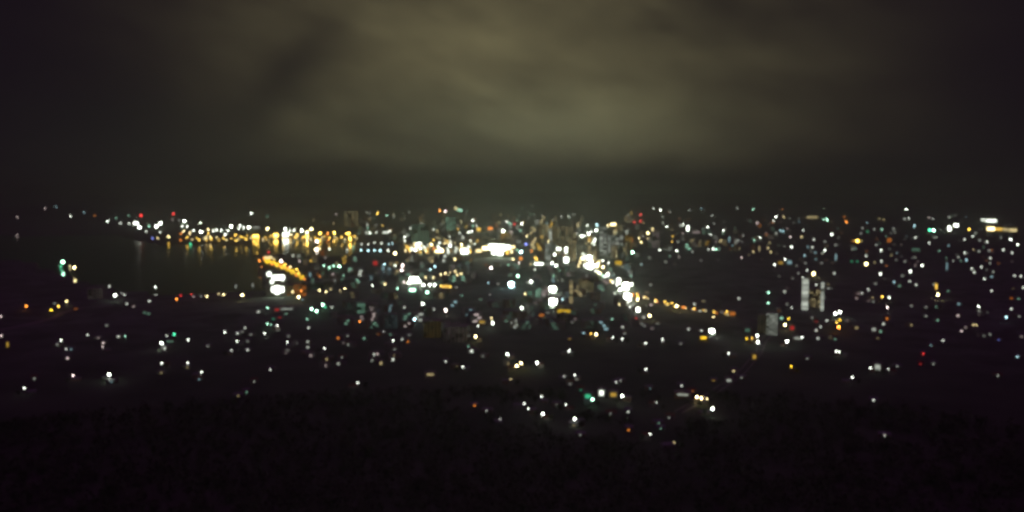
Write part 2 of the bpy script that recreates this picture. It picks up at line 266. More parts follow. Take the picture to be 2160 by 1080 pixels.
(1080,560,6,"""75 135 4 g;240 205 4 w;195 210 2 w;165 360 3 a;225 350 1 g 80 80;290 50 2 w;525 135 2 g;370 200 1 w;635 185 1 w;515 300 5 w 90 70;740 400 4 w 40 130;640 430 3 c;695 490 4 w;415 480 5 w 80 50;520 460 5 w 100 80;830 290 2 a 35 100;125 540 4 w;185 560 2 w;40 685 4 w;370 630 2 o 90 50;450 600 1 w;450 740 1 c;905 855 2 c;1000 860 3 y;1065 870 4 a;730 930 1 y;725 1070 3 w;1275 910 3 w;1395 930 3 w;1400 780 2 w;1425 860 1 w;1265 680 2 g;1690 985 3 w;1905 940 3 w;2135 990 1 w;1670 655 2 w;1740 635 4 a;1680 765 1 w;1640 740 1 w;1840 735 1 w;1770 800 1 p;1595 560 4 w 60 70;1570 670 2 r;1590 430 4 a;1590 400 3 y;1350 200 4 w 60 90;1365 305 4 w;1300 350 2 w;1440 260 5 w 80 90;1510 240 4 w;1460 400 5 w 90 90;1530 370 3 o;1360 490 3 a;1250 195 3 y;1100 90 4 a;1210 120 4 w;1150 130 3 g;1505 135 2 g;1670 405 3 a;1705 340 1 a;1755 245 1 w;1815 455 3 a;1760 500 2 p;1935 455 3 y;1970 490 3 y;2025 475 3 y;2085 515 4 a;2150 530 2 o;760 720 1 w;800 680 1 p;1130 670 1 w;1040 550 1 w"""),
(1440,560,6,"""20 530 3 o;150 490 2 w;120 560 1 w;220 575 2 w;290 570 1 w;260 455 1 a;390 650 3 a;560 585 3 y;630 610 2 o 80 60;500 590 1 p;75 805 2 w;240 825 2 w;370 830 5 w 60 55;265 915 3 Y 90 50;710 420 2 w;1085 345 3 g;1080 475 3 g;1290 330 2 w;1380 535 2 w;810 925 3 Y;880 920 3 y;945 890 4 w;950 970 4 w;1340 675 3 Y;1295 750 4 a;1385 790 2 r 60 60;1320 960 4 w;1450 920 2 w 90 40;1510 910 3 w;1690 820 2 w;1745 775 2 w;1825 700 2 w;1640 660 1 w;1690 710 1 r;1930 610 4 w;1990 590 4 w;1990 690 3 Y;1950 720 3 y;1975 780 4 o;1655 110 4 a;1575 60 2 w;1460 90 1 w;1520 150 2 w;1550 180 2 w;1580 255 3 w;1920 100 2 w;1690 245 2 w;1845 290 1 w;1930 935 1 g;1220 550 1 w;820 820 1 g 80 60"""),
(1800,560,6,"""340 110 3 w;720 75 3 w;620 130 1 w;515 210 2 c;715 200 2 w;795 245 2 w;585 260 1 g;190 305 2 w;105 350 2 w;40 415 1 p;365 395 3 y;455 405 3 w;430 530 3 p;1050 265 3 y 40 80;1020 240 1 w;1070 370 4 a;1660 170 2 w;1750 320 2 w;2040 130 2 w;2120 135 2 w;2150 280 2 w;2000 415 1 o;2000 550 2 w;1585 520 3 w;1935 655 3 c;2100 645 1 w;1520 750 2 a;1560 755 2 a;1370 830 2 p;1420 785 1 p;1135 950 2 w;920 640 1 w;920 530 1 w;260 810 2 w 60 50;1730 870 1 w;1810 935 2 c;1840 940 1 b;2130 900 1 p;980 1010 1 c;735 510 1 w;280 230 1 w"""),
(0,700,4,"""570 222 2 p;615 370 3 p;920 360 4 w;940 420 1 c;290 395 1 w;205 475 3 w;1365 265 3 w;1585 262 3 w;1580 300 1 a;1700 340 3 w;1680 400 1 c;2010 540 1 a;2080 510 1 g;2145 420 1 w;1360 345 1 a"""),
(540,700,4,"""415 175 1 a;1170 147 1 w;120 320 2 w;858 430 3 w;725 215 1 w;1600 250 2 w;1745 295 3 w;1470 360 2 a 70 30;1850 165 1 w;2122 190 4 w;2150 400 2 a;1845 620 2 o;1945 668 2 w;2060 735 2 w"""),
(1080,700,4,"""40 288 4 a;77 265 4 a;213 262 4 w;480 165 3 w;1130 315 3 w;440 373 2 w;530 365 3 w;545 400 1 w;490 440 1 w;878 425 2 w;912 412 2 w;250 545 3 w;105 605 3 w;137 648 3 w;455 615 3 w;260 692 4 w;375 618 1 w;680 570 4 g;755 515 3 w 50 55;640 545 2 G 60 50;580 490 1 G;855 530 2 y 60 45;930 540 4 w;530 735 4 w;520 790 1 a;575 870 1 w;830 690 1 w;980 675 2 w;1165 480 1 c;1220 595 2 w;1165 862 3 w;983 828 2 o;1325 725 1 w;1255 815 1 g;1240 770 1 g;1368 932 2 a;1430 455 2 w;1440 530 2 w 100 26;1525 500 1 o;1560 550 4 a;1598 560 4 a;1645 568 3 a;1693 650 4 w;1870 330 2 a;1830 410 2 w 50 30;1700 410 1 y;1935 385 1 w;1828 182 3 w;2045 210 2 y 40 45"""),
(1620,700,4,"""195 290 3 Y;710 383 3 w;865 305 3 w;925 300 2 w 50 55;1015 315 2 w;1090 290 1 w;1310 185 2 r;1285 270 1 r;890 577 2 w;985 877 2 w;575 165 3 w;600 168 3 w;2105 210 2 c;1940 370 1 w;1395 270 1 w;330 225 1 w"""),
]
DATA.append((0, 0, 1, ';'.join('%d %d %d %s' % (395 + k * 8.3 + (k * 37) % 5, 501 + (k * 53) % 7 - (3 if k > 18 else 0), 2 + (k % 3 == 0), 'yay'[k % 3]) for k in range(44))))  # added port-front lights, evenly strung to merge into a golden glow
DATA.append((0, 0, 1, ';'.join('%d %d 4 %s' % q for q in ((1236, 522, 'a'), (1243, 530, 'w'), (1232, 536, 'w'), (1240, 543, 'w'), (1248, 550, 'a'), (1250, 560, 'w'), (1238, 554, 'w'), (1228, 545, 'a'), (870, 527, 'a'), (886, 524, 'w'), (900, 529, 'a'), (932, 528, 'a'), (960, 522, 'w'), (975, 530, 'a'), (992, 525, 'w')))))  # added lights swelling the glow at the boulevard head and left of the complex
L = []
for ox, oy, sc, txt in DATA:
    for e in txt.split(';'):
        q = e.split(); u, v, lv, c = float(q[0]), float(q[1]), int(q[2]), q[3]
        w, h = (float(q[4]), float(q[5])) if len(q) > 4 else (0, 0)
        L.append([ox + u / sc, oy + v / sc, lv, c, w / sc, h / sc])

# ------------------------------------------------------------------ landmarks used in the labels (photograph pixels)
LM = [(585, 598, 'the glaring white waterfront hall'), (620, 568, 'the yellow-lit quay road'), (1715, 625, 'the twin pale tower blocks'), (1618, 684, 'the pale olive apartment block'),
      (1190, 658, 'the long yellow sign'), (1055, 522, 'the glaring white city lights'), (1345, 462, 'the crimson mast lights'), (297, 452, 'the lone red mast light'),
      (1250, 842, 'the green-lit yard'), (1438, 832, 'the pale lit roof'), (2112, 484, 'the long lit hall'), (1162, 632, 'the white shopping block'),
      (1240, 545, 'the head of the bright boulevard'), (1325, 622, 'the bright boulevard end'), (1768, 687, 'the fiery orange lamp'), (114, 650, 'the amber lane lamps'), (145, 560, 'the green and amber shore lamps'),
      (368, 705, 'the turquoise lamp'), (1078, 600, 'the icy blue-white floodlight'), (962, 440, 'the floodlit church'), (512, 622, 'the large shore lamp'), (440, 490, 'the far port lights'),
      (582, 500, 'the yellow pier lamps'), (735, 500, 'the tall yellow pier light'), (800, 527, 'the row of marina lamps'), (880, 590, 'the white riverside cluster'), (950, 582, 'the warm twin lamp rows'),
      (1195, 540, 'the tall white lit tower'), (1236, 497, 'the slanted white lights'), (1365, 492, 'the slanted cream lights'), (1508, 526, 'the small green-tinted shops'), (1966, 484, 'the turquoise shop light'),
      (1808, 508, 'the big amber lamp'), (1785, 468, 'the amber horizon lamp'), (1975, 605, 'the stacked yellow lamps'), (1716, 578, 'the lone cream hill lamp'), (1500, 698, 'the white spherical glow'),
      (873, 673, 'the pale cyan lamp'), (1036, 680, 'the cream double lamp'), (765, 650, 'the grey-lit house wall'), (600, 651, 'the pale long roof'), (690, 652, 'the three mint lamps'), (1095, 770, 'the paired cream lamps'),
      (230, 790, 'the single lamp over the dark slope'), (1668, 772, 'the lone yellow lamp'), (1850, 776, 'the pale house front'), (1948, 747, 'the small crimson lamp'), (1220, 885, 'the lowest bright lamp'),
      (1422, 933, 'the lowest dim amber lamp'), (1540, 800, 'the lit bend of the lane'), (2060, 560, 'the thin cyan light'), (1540, 660, 'the orange street lights'), (455, 745, 'the scattered near-left lamps'),
      (1250, 705, 'the near yellow pair'), (1430, 640, 'the amber road lamps'), (2090, 680, 'the dim right-hand village'), (1600, 560, 'the dark wooded hill'), (1620, 500, 'the scattered right-hand suburb'),
      (240, 622, 'the small left shore lights'), (215, 725, 'the pink house lamps'), (905, 790, 'the dim lit yard'), (1265, 470, 'the blue-white rooftops'), (1850, 620, 'the grey village lamps'), (1730, 545, 'the cyan hillside house'), (40, 450, 'the faint far-left headland lights'), (1100, 480, 'the mid-town lamps'), (820, 455, 'the dim back-of-town lights'), (1180, 450, 'the faint northern suburb'), (1510, 450, 'the faint north-eastern suburb'), (1040, 720, 'the tan lit wall'), (1100, 860, 'the near valley lamps'), (2040, 510, 'the far-right ridge lamps')]
NAMED = []   # (thing, px, py, looks, noun)
def where(px, py):
    best = min(LM, key=lambda m: (m[0] - px) ** 2 + ((m[1] - py) * 1.6) ** 2)
    dx, dy = px - best[0], (py - best[1]) * 1.3
    if math.hypot(dx, dy) < 9: return 'at ' + best[2]
    return (('right of ' if dx > 0 else 'left of ') if abs(dx) > abs(dy) else ('below ' if dy > 0 else 'above ')) + best[2]
def note(o, px, py, looks, noun): NAMED.append((o, px, py, looks, noun))

K = 7.2
HAZE = 1.15e-4
def clear(d): return math.exp(HAZE * d)      # emission raised with distance to make up for the haze
PK = {1: .10, 2: .38, 3: 1.5, 4: 8.0, 5: 50.0, 6: 1.25}
SRC = {1: 2.6, 2: 2.2, 3: 2.3, 4: 3.4, 5: 6.0, 6: 4.4}
LOOK = {1: 'faint', 2: 'soft', 3: 'bright', 4: 'glaring', 5: 'blazing', 6: 'glowing'}
def emission(P, wpx, hpx):
    A = wpx * hpx * (1024 / 2160) ** 2
    return P * max(1.0, K / max(A, .2))

# ------------------------------------------------------------------ builders
def head_mesh(c, E):
    m = emat(c, E); return cached(('head', m.name), lambda: MB().ell((0, 0, 0), .5, .5, .42).mesh('lamp_head', m, True))
def street_lamp(p, d, lv, c, i):
    dia = max(.8, SRC[lv] * d / F); E = emission(PK[lv], SRC[lv], SRC[lv] * .84) * clear(d)
    H = 9.0; s = max(1.0, dia / 1.6) ; H = 8.0 + dia
    rz = math.atan2(p.x, p.y) * -1 + random.uniform(-1.2, 1.2) + (0 if random.random() < .5 else math.pi)
    al = 1.6 * s ** .5
    base = Vector((p.x - al * math.cos(rz), p.y - al * math.sin(rz), p.z - H))
    o = empty('street_lamp', base, rz)
    inst('pole', cached('pole', lambda: MB().tube((0, 0, 0), (0, 0, .08), .22, .22).tube((0, 0, .08), (0, 0, 1), .12, .07).mesh('pole', MT['steel'])), o, scale=(1, 1, H))
    inst('arm', cached('arm', lambda: MB().tube((0, 0, 0), (1, 0, .25), .06, .05, 6).mesh('arm', MT['steel'])), o, loc=(0, 0, H - .55), scale=(al, 1, 1))
    inst('lamp_head', head_mesh(c, E), o, loc=(al, 0, H), scale=(dia,) * 3)
    return o
def flood_mast(p, d, lv, c, i, H=22.0):
    dia = max(2.0, SRC[lv] * d / F); E = emission(PK[lv], SRC[lv], SRC[lv] * .84) * clear(d)
    o = empty('floodlight_mast', (p.x, p.y, p.z - H), math.atan2(p.x, p.y) * -1)
    inst('pole', cached('mpole', lambda: MB().tube((0, 0, 0), (0, 0, 1), .55, .28).mesh('pole', MT['steel'])), o, scale=(1, 1, H))
    inst('crossbar', cached('mbar', lambda: MB().box(-1.1, 1.1, .25, .45, -.06, .06).box(-.1, .1, .0, .45, -.5, .5).mesh('crossbar', MT['steel'])), o, loc=(0, 0, H), scale=(dia / 2, 1, dia / 2))
    inst('floodlight_bank', head_mesh(c, E), o, loc=(0, -.2, H), scale=(dia, dia, dia))
    return o
def wallmat(i): return MT[('wall_pale', 'wall_grey', 'wall_tan')[i % 3]]
def house_meshes(v):
    def mk():
        w, dp, h = ((9, 7, 3.2), (12, 8, 3.4), (8, 7, 6.0), (10, 8, 5.8))[v % 4]
        wl = MB().box(-w / 2, w / 2, 0, dp, 0, h).mesh('wall', wallmat(v))
        e = .6; rh = 1.9
        if v % 2 == 0:   # gable roof, ridge along x, with thickness
            rf = MB().poly([(-w / 2 - e, -e, h), (w / 2 + e, -e, h), (w / 2 + e, dp + e, h), (-w / 2 - e, dp + e, h), (-w / 2 - e, dp / 2, h + rh), (w / 2 + e, dp / 2, h + rh),],
                           [(0, 1, 5, 4), (2, 3, 4, 5), (0, 4, 3), (1, 2, 5), (3, 2, 1, 0)])
        else:            # hipped roof
            rf = MB().poly([(-w / 2 - e, -e, h), (w / 2 + e, -e, h), (w / 2 + e, dp + e, h), (-w / 2 - e, dp + e, h), (-w / 2 + 2.5, dp / 2, h + rh), (w / 2 - 2.5, dp / 2, h + rh)],
                           [(0, 1, 5, 4), (2, 3, 4, 5), (0, 4, 3), (1, 2, 5), (3, 2, 1, 0)])
        rf = rf.mesh('roof', MT['tin' if v % 3 else 'tile'])
        dr = MB().box(-.5, .5, -.05, .02, .02, 2.1).mesh('door', MT['door'])
        wn = MB().box(-.6, .6, -.04, .02, -.6, .6).mesh('window', MT['glass'])
        return w, dp, h, wl, rf, dr, wn
    return cached(('house', v % 12), mk)
def house(p, d, v, lit=None, yaw=None):
    """p: position of the lit window (or of the base when lit is None)"""
    w, dp, h, wl, rf, dr, wn = house_meshes(v)
    rz = math.atan2(p.x, p.y) * -1 + (random.uniform(-.35, .35) if yaw is None else yaw)
    zc = h * .5 if lit else 0
    base = Vector((p.x, p.y, p.z - zc))
    o = empty('house', base, rz)
    inst('wall', wl, o); inst('roof', rf, o); inst('door', dr, o, (w * .32, 0, 0)); inst('window', wn, o, (-w * .33, 0, h * .5))
    if lit:
        lv, c, wp, hp = lit; ww = min(w * .5, max(1.3, wp * d / F)); hh = min(h * .72, max(1.2, hp * d / F)); E = emission(PK[lv], ww * F / d, hh * F / d) * clear(d)
        m = emat(c, E)
        q = inst('window', cached(('litwin', m.name), lambda: MB().box(-.5, .5, -.09, .02, -.5, .5).mesh('window', m)), o, (0, 0, zc), scale=(ww, 1, hh))
        q['label'] = 'lit %s window' % CN[c]
    return o
def building(p, d, lv, c, i, wpx=0, hpx=0, kind=None):
    """far building; glowing front towards the viewer, also standing in for lit roofs and yards"""
    lw = max(wpx - 3.5, SRC[lv]) * d / F; lh = max(hpx - 3.5, SRC[lv] * .85) * d / F
    E = emission(PK[lv], lw * F / d, lh * F / d) * clear(d); m = emat(c, E)
    w = lw * 1.25 + 4; h = lh * 1.25 + (6 if lw > lh else 3); dp = min(40, max(9, w * .6)); zc = h - lh * .55 - 1.2
    name = kind or ('tower_block' if h > w * 1.3 else 'warehouse' if w > h * 1.8 else 'apartment_building')
    o = empty(name, (p.x, p.y, p.z - zc), math.atan2(p.x, p.y) * -1 + random.uniform(-.12, .12))
    wm_ = wallmat(i)
    inst('wall', cached(('bw', wm_.name), lambda: MB().box(-.5, .5, 0, 1, 0, 1).mesh('wall', wm_)), o, scale=(w, dp, h))
    inst('roof', cached('parapet', lambda: MB().box(-.52, .52, -.02, 1.02, 0, .5).box(-.15, .15, .3, .6, .5, 2.2).mesh('roof', MT['concrete'])), o, (0, 0, h), scale=(w, dp, 1.2))
    n = 1
    if lw > lh * 1.7: n = 3
    elif lh > lw * 1.7: n = -3
    gl = cached(('bwin', m.name), lambda: MB().box(-.5, .5, -.25, .05, -.5, .5).mesh('window', m))
    for k in range(abs(n)):
        if n > 0: q = inst('window', gl, o, ((k - (n - 1) / 2) * lw / n, 0, zc), scale=(lw / n * (.92 if n > 1 else 1), 1, lh))
        else: q = inst('window', gl, o, (0, 0, zc + (k - 1) * lh / 3), scale=(lw, 1, lh / 3 * .92))
        q['label'] = 'lit %s glazing' % CN[c]
    return o

GR = dict(street_lamp='street lamps across the town', floodlight_mast='tall floodlight masts', house='low houses of the near districts', apartment_building='small lit apartment buildings',
          tower_block='tall lit blocks', warehouse='long low lit halls', radio_mast='red-lit masts')
lamps_near = []
for i, (x, y, lv, c, w, h) in enumerate(L):
    if c == 'r' and lv <= 3 and y < 480 and w == 0:
        H = 70.0; p, d = place(x, y, H, 2500.0); o = empty('radio_mast', (p.x, p.y, p.z - H), .3)
        mb = MB()
        for a in range(3): mb.tube((3 * math.cos(a * 2.1), 3 * math.sin(a * 2.1), 0), (.5 * math.cos(a * 2.1), .5 * math.sin(a * 2.1), H), .35, .2, 5)
        for z in range(0, 68, 8):
            r = 3 - 2.5 * z / H
            for a in range(3): mb.tube((r * math.cos(a * 2.1), r * math.sin(a * 2.1), z), (r * math.cos(a * 2.1 + 2.1), r * math.sin(a * 2.1 + 2.1), z + 4), .15, .15, 4)
        mb.build('lattice', MT['steel'], o)
        dia = 4.0 * d / F; inst('beacon', head_mesh(c, emission((1.0, 1.0, 1.0, 2.0)[lv], 4, 3.4) * clear(d)), o, (0, 0, H), scale=(dia,) * 3)
        o['category'] = 'radio mast'; o['group'] = GR['radio_mast']; note(o, x, y, 'red-lit', 'radio mast'); continue
    p, d = place(x, y, 9.0)
    if w:
        p, d = place(x, y, max(6, h * d / F * .6)); o = building(p, d, lv, c, i, w, h); nm = o.name.split('.')[0]
        o['category'] = {'tower_block': 'tower block', 'warehouse': 'hall', 'apartment_building': 'building'}[nm]; o['group'] = GR[nm]
        note(o, x, y, '%s %s-lit' % (LOOK[lv], CN[c]), {'tower_block': 'narrow tall block', 'warehouse': 'long hall', 'apartment_building': 'square building'}[nm])
    elif d < 2900 and (lv >= 3 or (lv == 2 and i % 3 == 0)):
        p, d = place(x, y, 9.0); p, d = place(x, y, 8.0 + max(.8, SRC[lv] * d / F))
        o = street_lamp(p, d, lv, c, i); o['category'] = 'street lamp'; o['group'] = GR['street_lamp']; note(o, x, y, '%s %s' % (LOOK[lv], CN[c]), 'street lamp'); lamps_near.append((p, d, o, x, y))
    elif d < 2900:
        p, d = place(x, y, 2.2); o = house(p, d, i, (lv, c, SRC[lv], SRC[lv])); o['category'] = 'house'; o['group'] = GR['house']
        note(o, x, y, '%s %s-windowed' % (LOOK[lv], CN[c]), 'small house')
    elif lv >= 3 and (x < 760 or i % 2) and d < 9000:
        p, d = place(x, y, 22.0); o = flood_mast(p, d, lv, c, i); o['category'] = 'floodlight mast'; o['group'] = GR['floodlight_mast']; note(o, x, y, '%s %s' % (LOOK[lv], CN[c]), 'floodlight mast')
    else:
        p, d = place(x, y, max(6, SRC[lv] * d / F * .7)); o = building(p, d, lv, c, i); o['category'] = 'building'; o['group'] = GR['apartment_building']
        if o.name.split('.')[0] != 'apartment_building': o.name = 'apartment_building'
        if lv == 1: o.name = 'row_house'
        note(o, x, y, '%s %s-lit' % (LOOK[lv], CN[c]), 'square building')

# dark houses and trees standing in the pools of light of the nearest street lamps
near = sorted(lamps_near, key=lambda q: q[1])
for k, (p, d, lo, x, y) in enumerate(near[:60]):
    v = Vector((p.x, p.y)).normalized(); s = random.choice((-1, 1)); off = random.uniform(9, 14)
    hx, hy = p.x + v.x * off - v.y * s * random.uniform(2, 8), p.y + v.y * off + v.x * s * random.uniform(2, 8)
    z = terr(hx, hy)
    if z < -1: continue
    o = house(Vector((hx, hy, z - .4)), d, k * 5 + 1); o['category'] = 'house'; o['group'] = 'dark houses behind street lamps'; o['_lamp'] = lo.name; lo['_h'] = 1
def crown_mesh(seed):
    def mk():
        rnd = random.Random(seed); mb = MB(); lobes = [(rnd.uniform(-1.6, 1.6), rnd.uniform(-1.6, 1.6), rnd.uniform(3.6, 6.6), rnd.uniform(1.1, 1.9)) for _ in range(8)]
        for _ in range(420):
            cx, cy, cz, r = rnd.choice(lobes); u = Vector((rnd.gauss(0, 1), rnd.gauss(0, 1), rnd.gauss(0, 1))).normalized() * r * rnd.uniform(.6, 1.05)
            c = Vector((cx, cy, cz)) + u; a = Vector((rnd.gauss(0, 1), rnd.gauss(0, 1), rnd.gauss(0, 1))).normalized() * .32; b = a.orthogonal().normalized() * .22
            mb.poly([tuple(c - a), tuple(c + b), tuple(c + a), tuple(c - b)], [(0, 1, 2, 3)])
        return mb.mesh('crown', MT['leaf'])
    return cached(('crown', seed), mk)
def trunk_mesh():
    return cached('trunk', lambda: MB().tube((0, 0, -.5), (.1, 0, 3.2), .26, .17, 7).tube((.1, 0, 3.0), (1.1, .3, 5.2), .13, .05, 5).tube((.1, 0, 3.0), (-1.0, -.5, 5.0), .13, .05, 5).tube((.1, 0, 3.1), (.1, .9, 5.6), .11, .04, 5).mesh('trunk', MT['bark']))
def tree(x, y, s, seed):
    o = empty('tree', (x, y, terr(x, y)), random.uniform(0, 6)); o.scale = (s, s, s * random.uniform(.9, 1.15))
    inst('crown', crown_mesh(seed % 5), o); inst('trunk', trunk_mesh(), o); o['category'] = 'tree'; o['group'] = 'broadleaf trees by the street lamps'
    return o
for k, (p, d, lo, x, y) in enumerate(near[:48]):
    v = Vector((p.x, p.y)).normalized(); s = random.choice((-1, 1)); off = random.uniform(6, 9)
    o = tree(p.x - v.x * 1 - v.y * s * off, p.y - v.y * 1 + v.x * s * off, random.uniform(.8, 1.5), k); o['_lamp'] = lo.name

# added infill buildings between the lights; their windows stand in for the town's glow
DIST = [((730, 1000, 446, 512), 80, 'far streets behind the marina', 'dim far building with faint windows in the streets behind the marina lamps'),
        ((1000, 1120, 446, 520), 46, 'mid-town', 'dim grey building with faint windows behind the huge blazing white complex'),
        ((1120, 1345, 448, 552), 84, 'downtown', 'dim tall building with faint windows among the downtown lights near the boulevard head'),
        ((1345, 1640, 458, 530), 42, 'eastern streets', 'dim building with faint windows in the streets above the dark wooded hill'),
        ((1345, 2160, 440, 560), 130, 'eastern hillside suburb', 'tiny dim house scattered over the far eastern suburb'),
        ((1640, 2160, 560, 720), 45, 'right-hand village', 'tiny dim house standing in the dark village on the right'),
        ((640, 1000, 540, 600), 60, 'riverside quarter', 'low building with faint lights between the quay road and the warm twin lamp rows'),
        ((1110, 1340, 540, 600), 30, 'market streets', 'low building with faint lights in the streets just left of the bright boulevard'),
        ((855, 1012, 512, 536), 64, 'bright quarter', 'bright cream-lit building packed left of the huge blazing white complex'),
        ((1222, 1268, 512, 568), 26, 'boulevard head', 'bright white-lit building crowded at the head of the boulevard'),
        ((560, 1100, 700, 780), 34, 'near left slope', 'small dim house on the near slope left of the boulevard'),
        ((690, 1100, 560, 700), 52, 'mid-left blocks', 'dim low building with faint windows in the blocks below the riverside cluster'),
        ((1100, 1330, 560, 700), 40, 'shopping quarter', 'dim low building with faint windows around the white shopping block')]
rnd = random.Random(21)
for (x0, x1, y0, y1), cnt, grp, lab in DIST:
    for k in range(cnt):
        x = rnd.uniform(x0, x1); y = y0 + (y1 - y0) * rnd.random() ** .8; p, d = place(x, y, 0)
        if terr(p.x, p.y) < -.5: continue
        tall = grp == 'downtown'
        bright = grp in ('bright quarter', 'boulevard head'); small = grp in ('eastern hillside suburb', 'right-hand village', 'near left slope')
        w = rnd.uniform(14, 30) * (1 if d < 3500 else 1.5); h = rnd.uniform(9, 20) if d < 3000 else rnd.uniform(16, 60 if tall else 34)
        if small: w = rnd.uniform(9, 14) * max(1, d / 3500); h = rnd.uniform(4, 7) * max(1, d / 3500)
        o = empty('small_house' if small else 'low_building' if grp in ('mid-left blocks', 'shopping quarter', 'riverside quarter', 'market streets') else 'shop_building' if bright else 'mid_rise_building', p, math.atan2(p.x, p.y) * -1 + rnd.uniform(-.6, .6)); dp = w * rnd.uniform(.6, .9); wm_ = wallmat(k)
        inst('wall', cached(('bw', wm_.name), lambda: MB().box(-.5, .5, 0, 1, 0, 1).mesh('wall', wm_)), o, (0, 0, -1), scale=(w, dp, h + 1))
        inst('roof', _mc['parapet'], o, (0, 0, h), scale=(w, dp, 1.0))
        c = rnd.choice('aawwgpyo' if y < 560 else 'agggwcp'); c = rnd.choice('aaawwy') if tall or bright else (rnd.choice('wwwcgapo') if small else c); m = emat(c, rnd.choice((2, 4, 7, 11) if bright else (.15, .3, .6, 1.2) if small else (.07, .12, .2, .35, .6) if tall else (.08, .15, .3, .6, 1.1) if d > 2300 else (.03, .06, .12, .3, .6)) * clear(d))
        gl = cached(('bwin', m.name), lambda: MB().box(-.5, .5, -.25, .05, -.5, .5).mesh('window', m)); n = rnd.choice((2, 3, 4)) if not small else 1
        for q in range(n): inst('window', gl, o, ((rnd.random() - .5) * w * .6, 0, h * (q + .5) / n), scale=(w * rnd.uniform(.15, .38) * (1.6 if tall else 1), 1, h / n * (.8 if tall else .5)))
        tag(o, lab, 'building', 'infill buildings of the ' + grp)

# ------------------------------------------------------------------ woodland on the dark slope below the viewpoint
keep = [(q[0].location.x, q[0].location.y) for q in NAMED if q[0].location.length < 1500]
rw = random.Random(5); wd = MB(); n_t = 0
while n_t < 3400:
    n_t += 1; a = rw.uniform(-.62, .62); r = math.sqrt(rw.uniform(400 ** 2, 1000 ** 2)); x, y = r * math.sin(a), r * math.cos(a)
    if any((x - q[0]) ** 2 + (y - q[1]) ** 2 < 30 ** 2 for q in keep): continue
    z = terr(x, y); s_ = rw.uniform(1.0, 1.9); wd.tube((x, y, z - 1), (x, y, z + 4 * s_), .3, .15, 4)
    for _ in range(34):
        c = Vector((x, y, z)) + Vector((rw.gauss(0, 1.7), rw.gauss(0, 1.7), abs(rw.gauss(4.4, 1.2)))) * s_
        u = Vector((rw.gauss(0, 1), rw.gauss(0, 1), rw.gauss(0, .5))).normalized() * 1.5; v = u.cross(Vector((rw.gauss(0, .4), rw.gauss(0, .4), 1))).normalized() * 1.0; wd.poly([tuple(c - u), tuple(c + v), tuple(c + u), tuple(c - v)], [(0, 1, 2, 3)])
tag(wd.build('woodland', MT['leaf']), 'almost black woodland covering the near slope', kind='stuff')

# ------------------------------------------------------------------ larger blocks; glowing window panels stand in for light falling on their walls
def block(x0, x1, y0, y1, c, P, label, cat='building', cols=3, rows=8, name='apartment_block', fill=.6, wallm='wall_pale', lit=.85, roofbox=True):
    p, d = place((x0 + x1) / 2, y1, 0.0); P *= clear(d); s = d / F; w = (x1 - x0) * s; h = (y1 - y0) * s; dp = min(30, max(8, w * .7))
    rows = max(1, min(rows, int(h / 3))); o = empty(name, p, math.atan2(p.x, p.y) * -1)
    MB().box(-w / 2, w / 2, 0, dp, -2, h).build('wall', MT[wallm], o)
    rb = MB().box(-w / 2 - .2, w / 2 + .2, -.2, dp + .2, h, h + .9)
    if roofbox: rb.box(-w * .2, w * .15, dp * .3, dp * .7, h + .9, h + 3.6)
    rb.build('roof', MT['concrete'], o)
    cw = w / cols; rh = h / rows; gw, gh = cw * math.sqrt(fill), rh * math.sqrt(fill)
    rnd = random.Random(int(x0 * 7 + y0))
    for r_ in range(rows):
        for k in range(cols):
            dark = rnd.random() > lit
            m = MT['glass'] if dark else emat(c, P / fill / max(lit, .2) * 2 ** rnd.uniform(-1.6, .7))
            q = inst('window', cached(('bk', m.name), lambda: MB().box(-.5, .5, -.12, .05, -.5, .5).mesh('window', m)), o, ((k + .5) * cw - w / 2, 0, (r_ + .5) * rh), scale=(gw, 1, gh))
    tag(o, label, cat); return o
block(1691, 1704, 592, 653, 'w', .30, 'pale lit tower, taller left one of the twin tower blocks on the right', 'tower block', 1, 18, 'tower_block', .86)  # one glowing panel per storey in place of floodlight on the facade
block(1730.5, 1737, 600, 656, 'w', .32, 'narrow pale lit tower, right one of the twin tower blocks', 'tower block', 1, 18, 'tower_block', .86)
block(1706, 1729, 613, 648, 'a', .07, 'dim greenish building with scattered lit windows between the twin pale towers', 'building', 5, 8, fill=.35, lit=.6)
block(1617, 1639, 663, 707, 'w', .11, 'olive lit apartment block, bright right half, below left of the twin towers', 'apartment block', 4, 12, fill=.8)
block(1598, 1616.5, 667, 703, 'a', .009, 'dark grey wing joined left of the olive apartment block', 'building', 3, 10, fill=.6)
block(1222, 1252, 588, 616, 'a', .045, 'wide olive building right of the narrow cream tower in mid-town', 'building', 5, 7, fill=.7)
block(1200, 1209, 592, 640, 'a', .18, 'narrow cream-lit tower right of the white shopping block', 'tower block', 1, 12, 'tower_block')
block(1129, 1141, 608, 631, 'g', .14, 'pale green-grey lit block left of the white shopping block', 'building', 2, 6)
block(1143, 1158, 606, 632, 'p', .12, 'pinkish grey block beside the blazing white shopping block', 'building', 2, 6)
block(754, 770, 640, 661, 'g', .13, 'pale grey-green lit house wall with no lamps, left of a pink wall', 'house', 2, 3, 'house', .9)
block(773, 788, 642, 656, 'p', .08, 'pinkish lit house wall next to the grey-green wall', 'house', 2, 3, 'house', .9)
block(1150, 1162, 512, 562, 'w', .12, 'slim grey tower left of the tall white lit tower downtown', 'tower block', 2, 12, 'tower_block', .7)
block(1281, 1314, 497, 545, 'w', 0.096, 'broad grey downtown block right of the boulevard head', 'building', 4, 10, 'office_block', .6)
block(1136, 1158, 474, 510, 'a', 0.08, 'dim cream downtown block behind the pink rooftop light', 'building', 3, 8, 'office_block', .6)
block(1198, 1216, 490, 552, 'a', 0.088, 'tall dim olive tower between the white lit tower and the boulevard', 'tower block', 2, 14, 'office_block', .6)
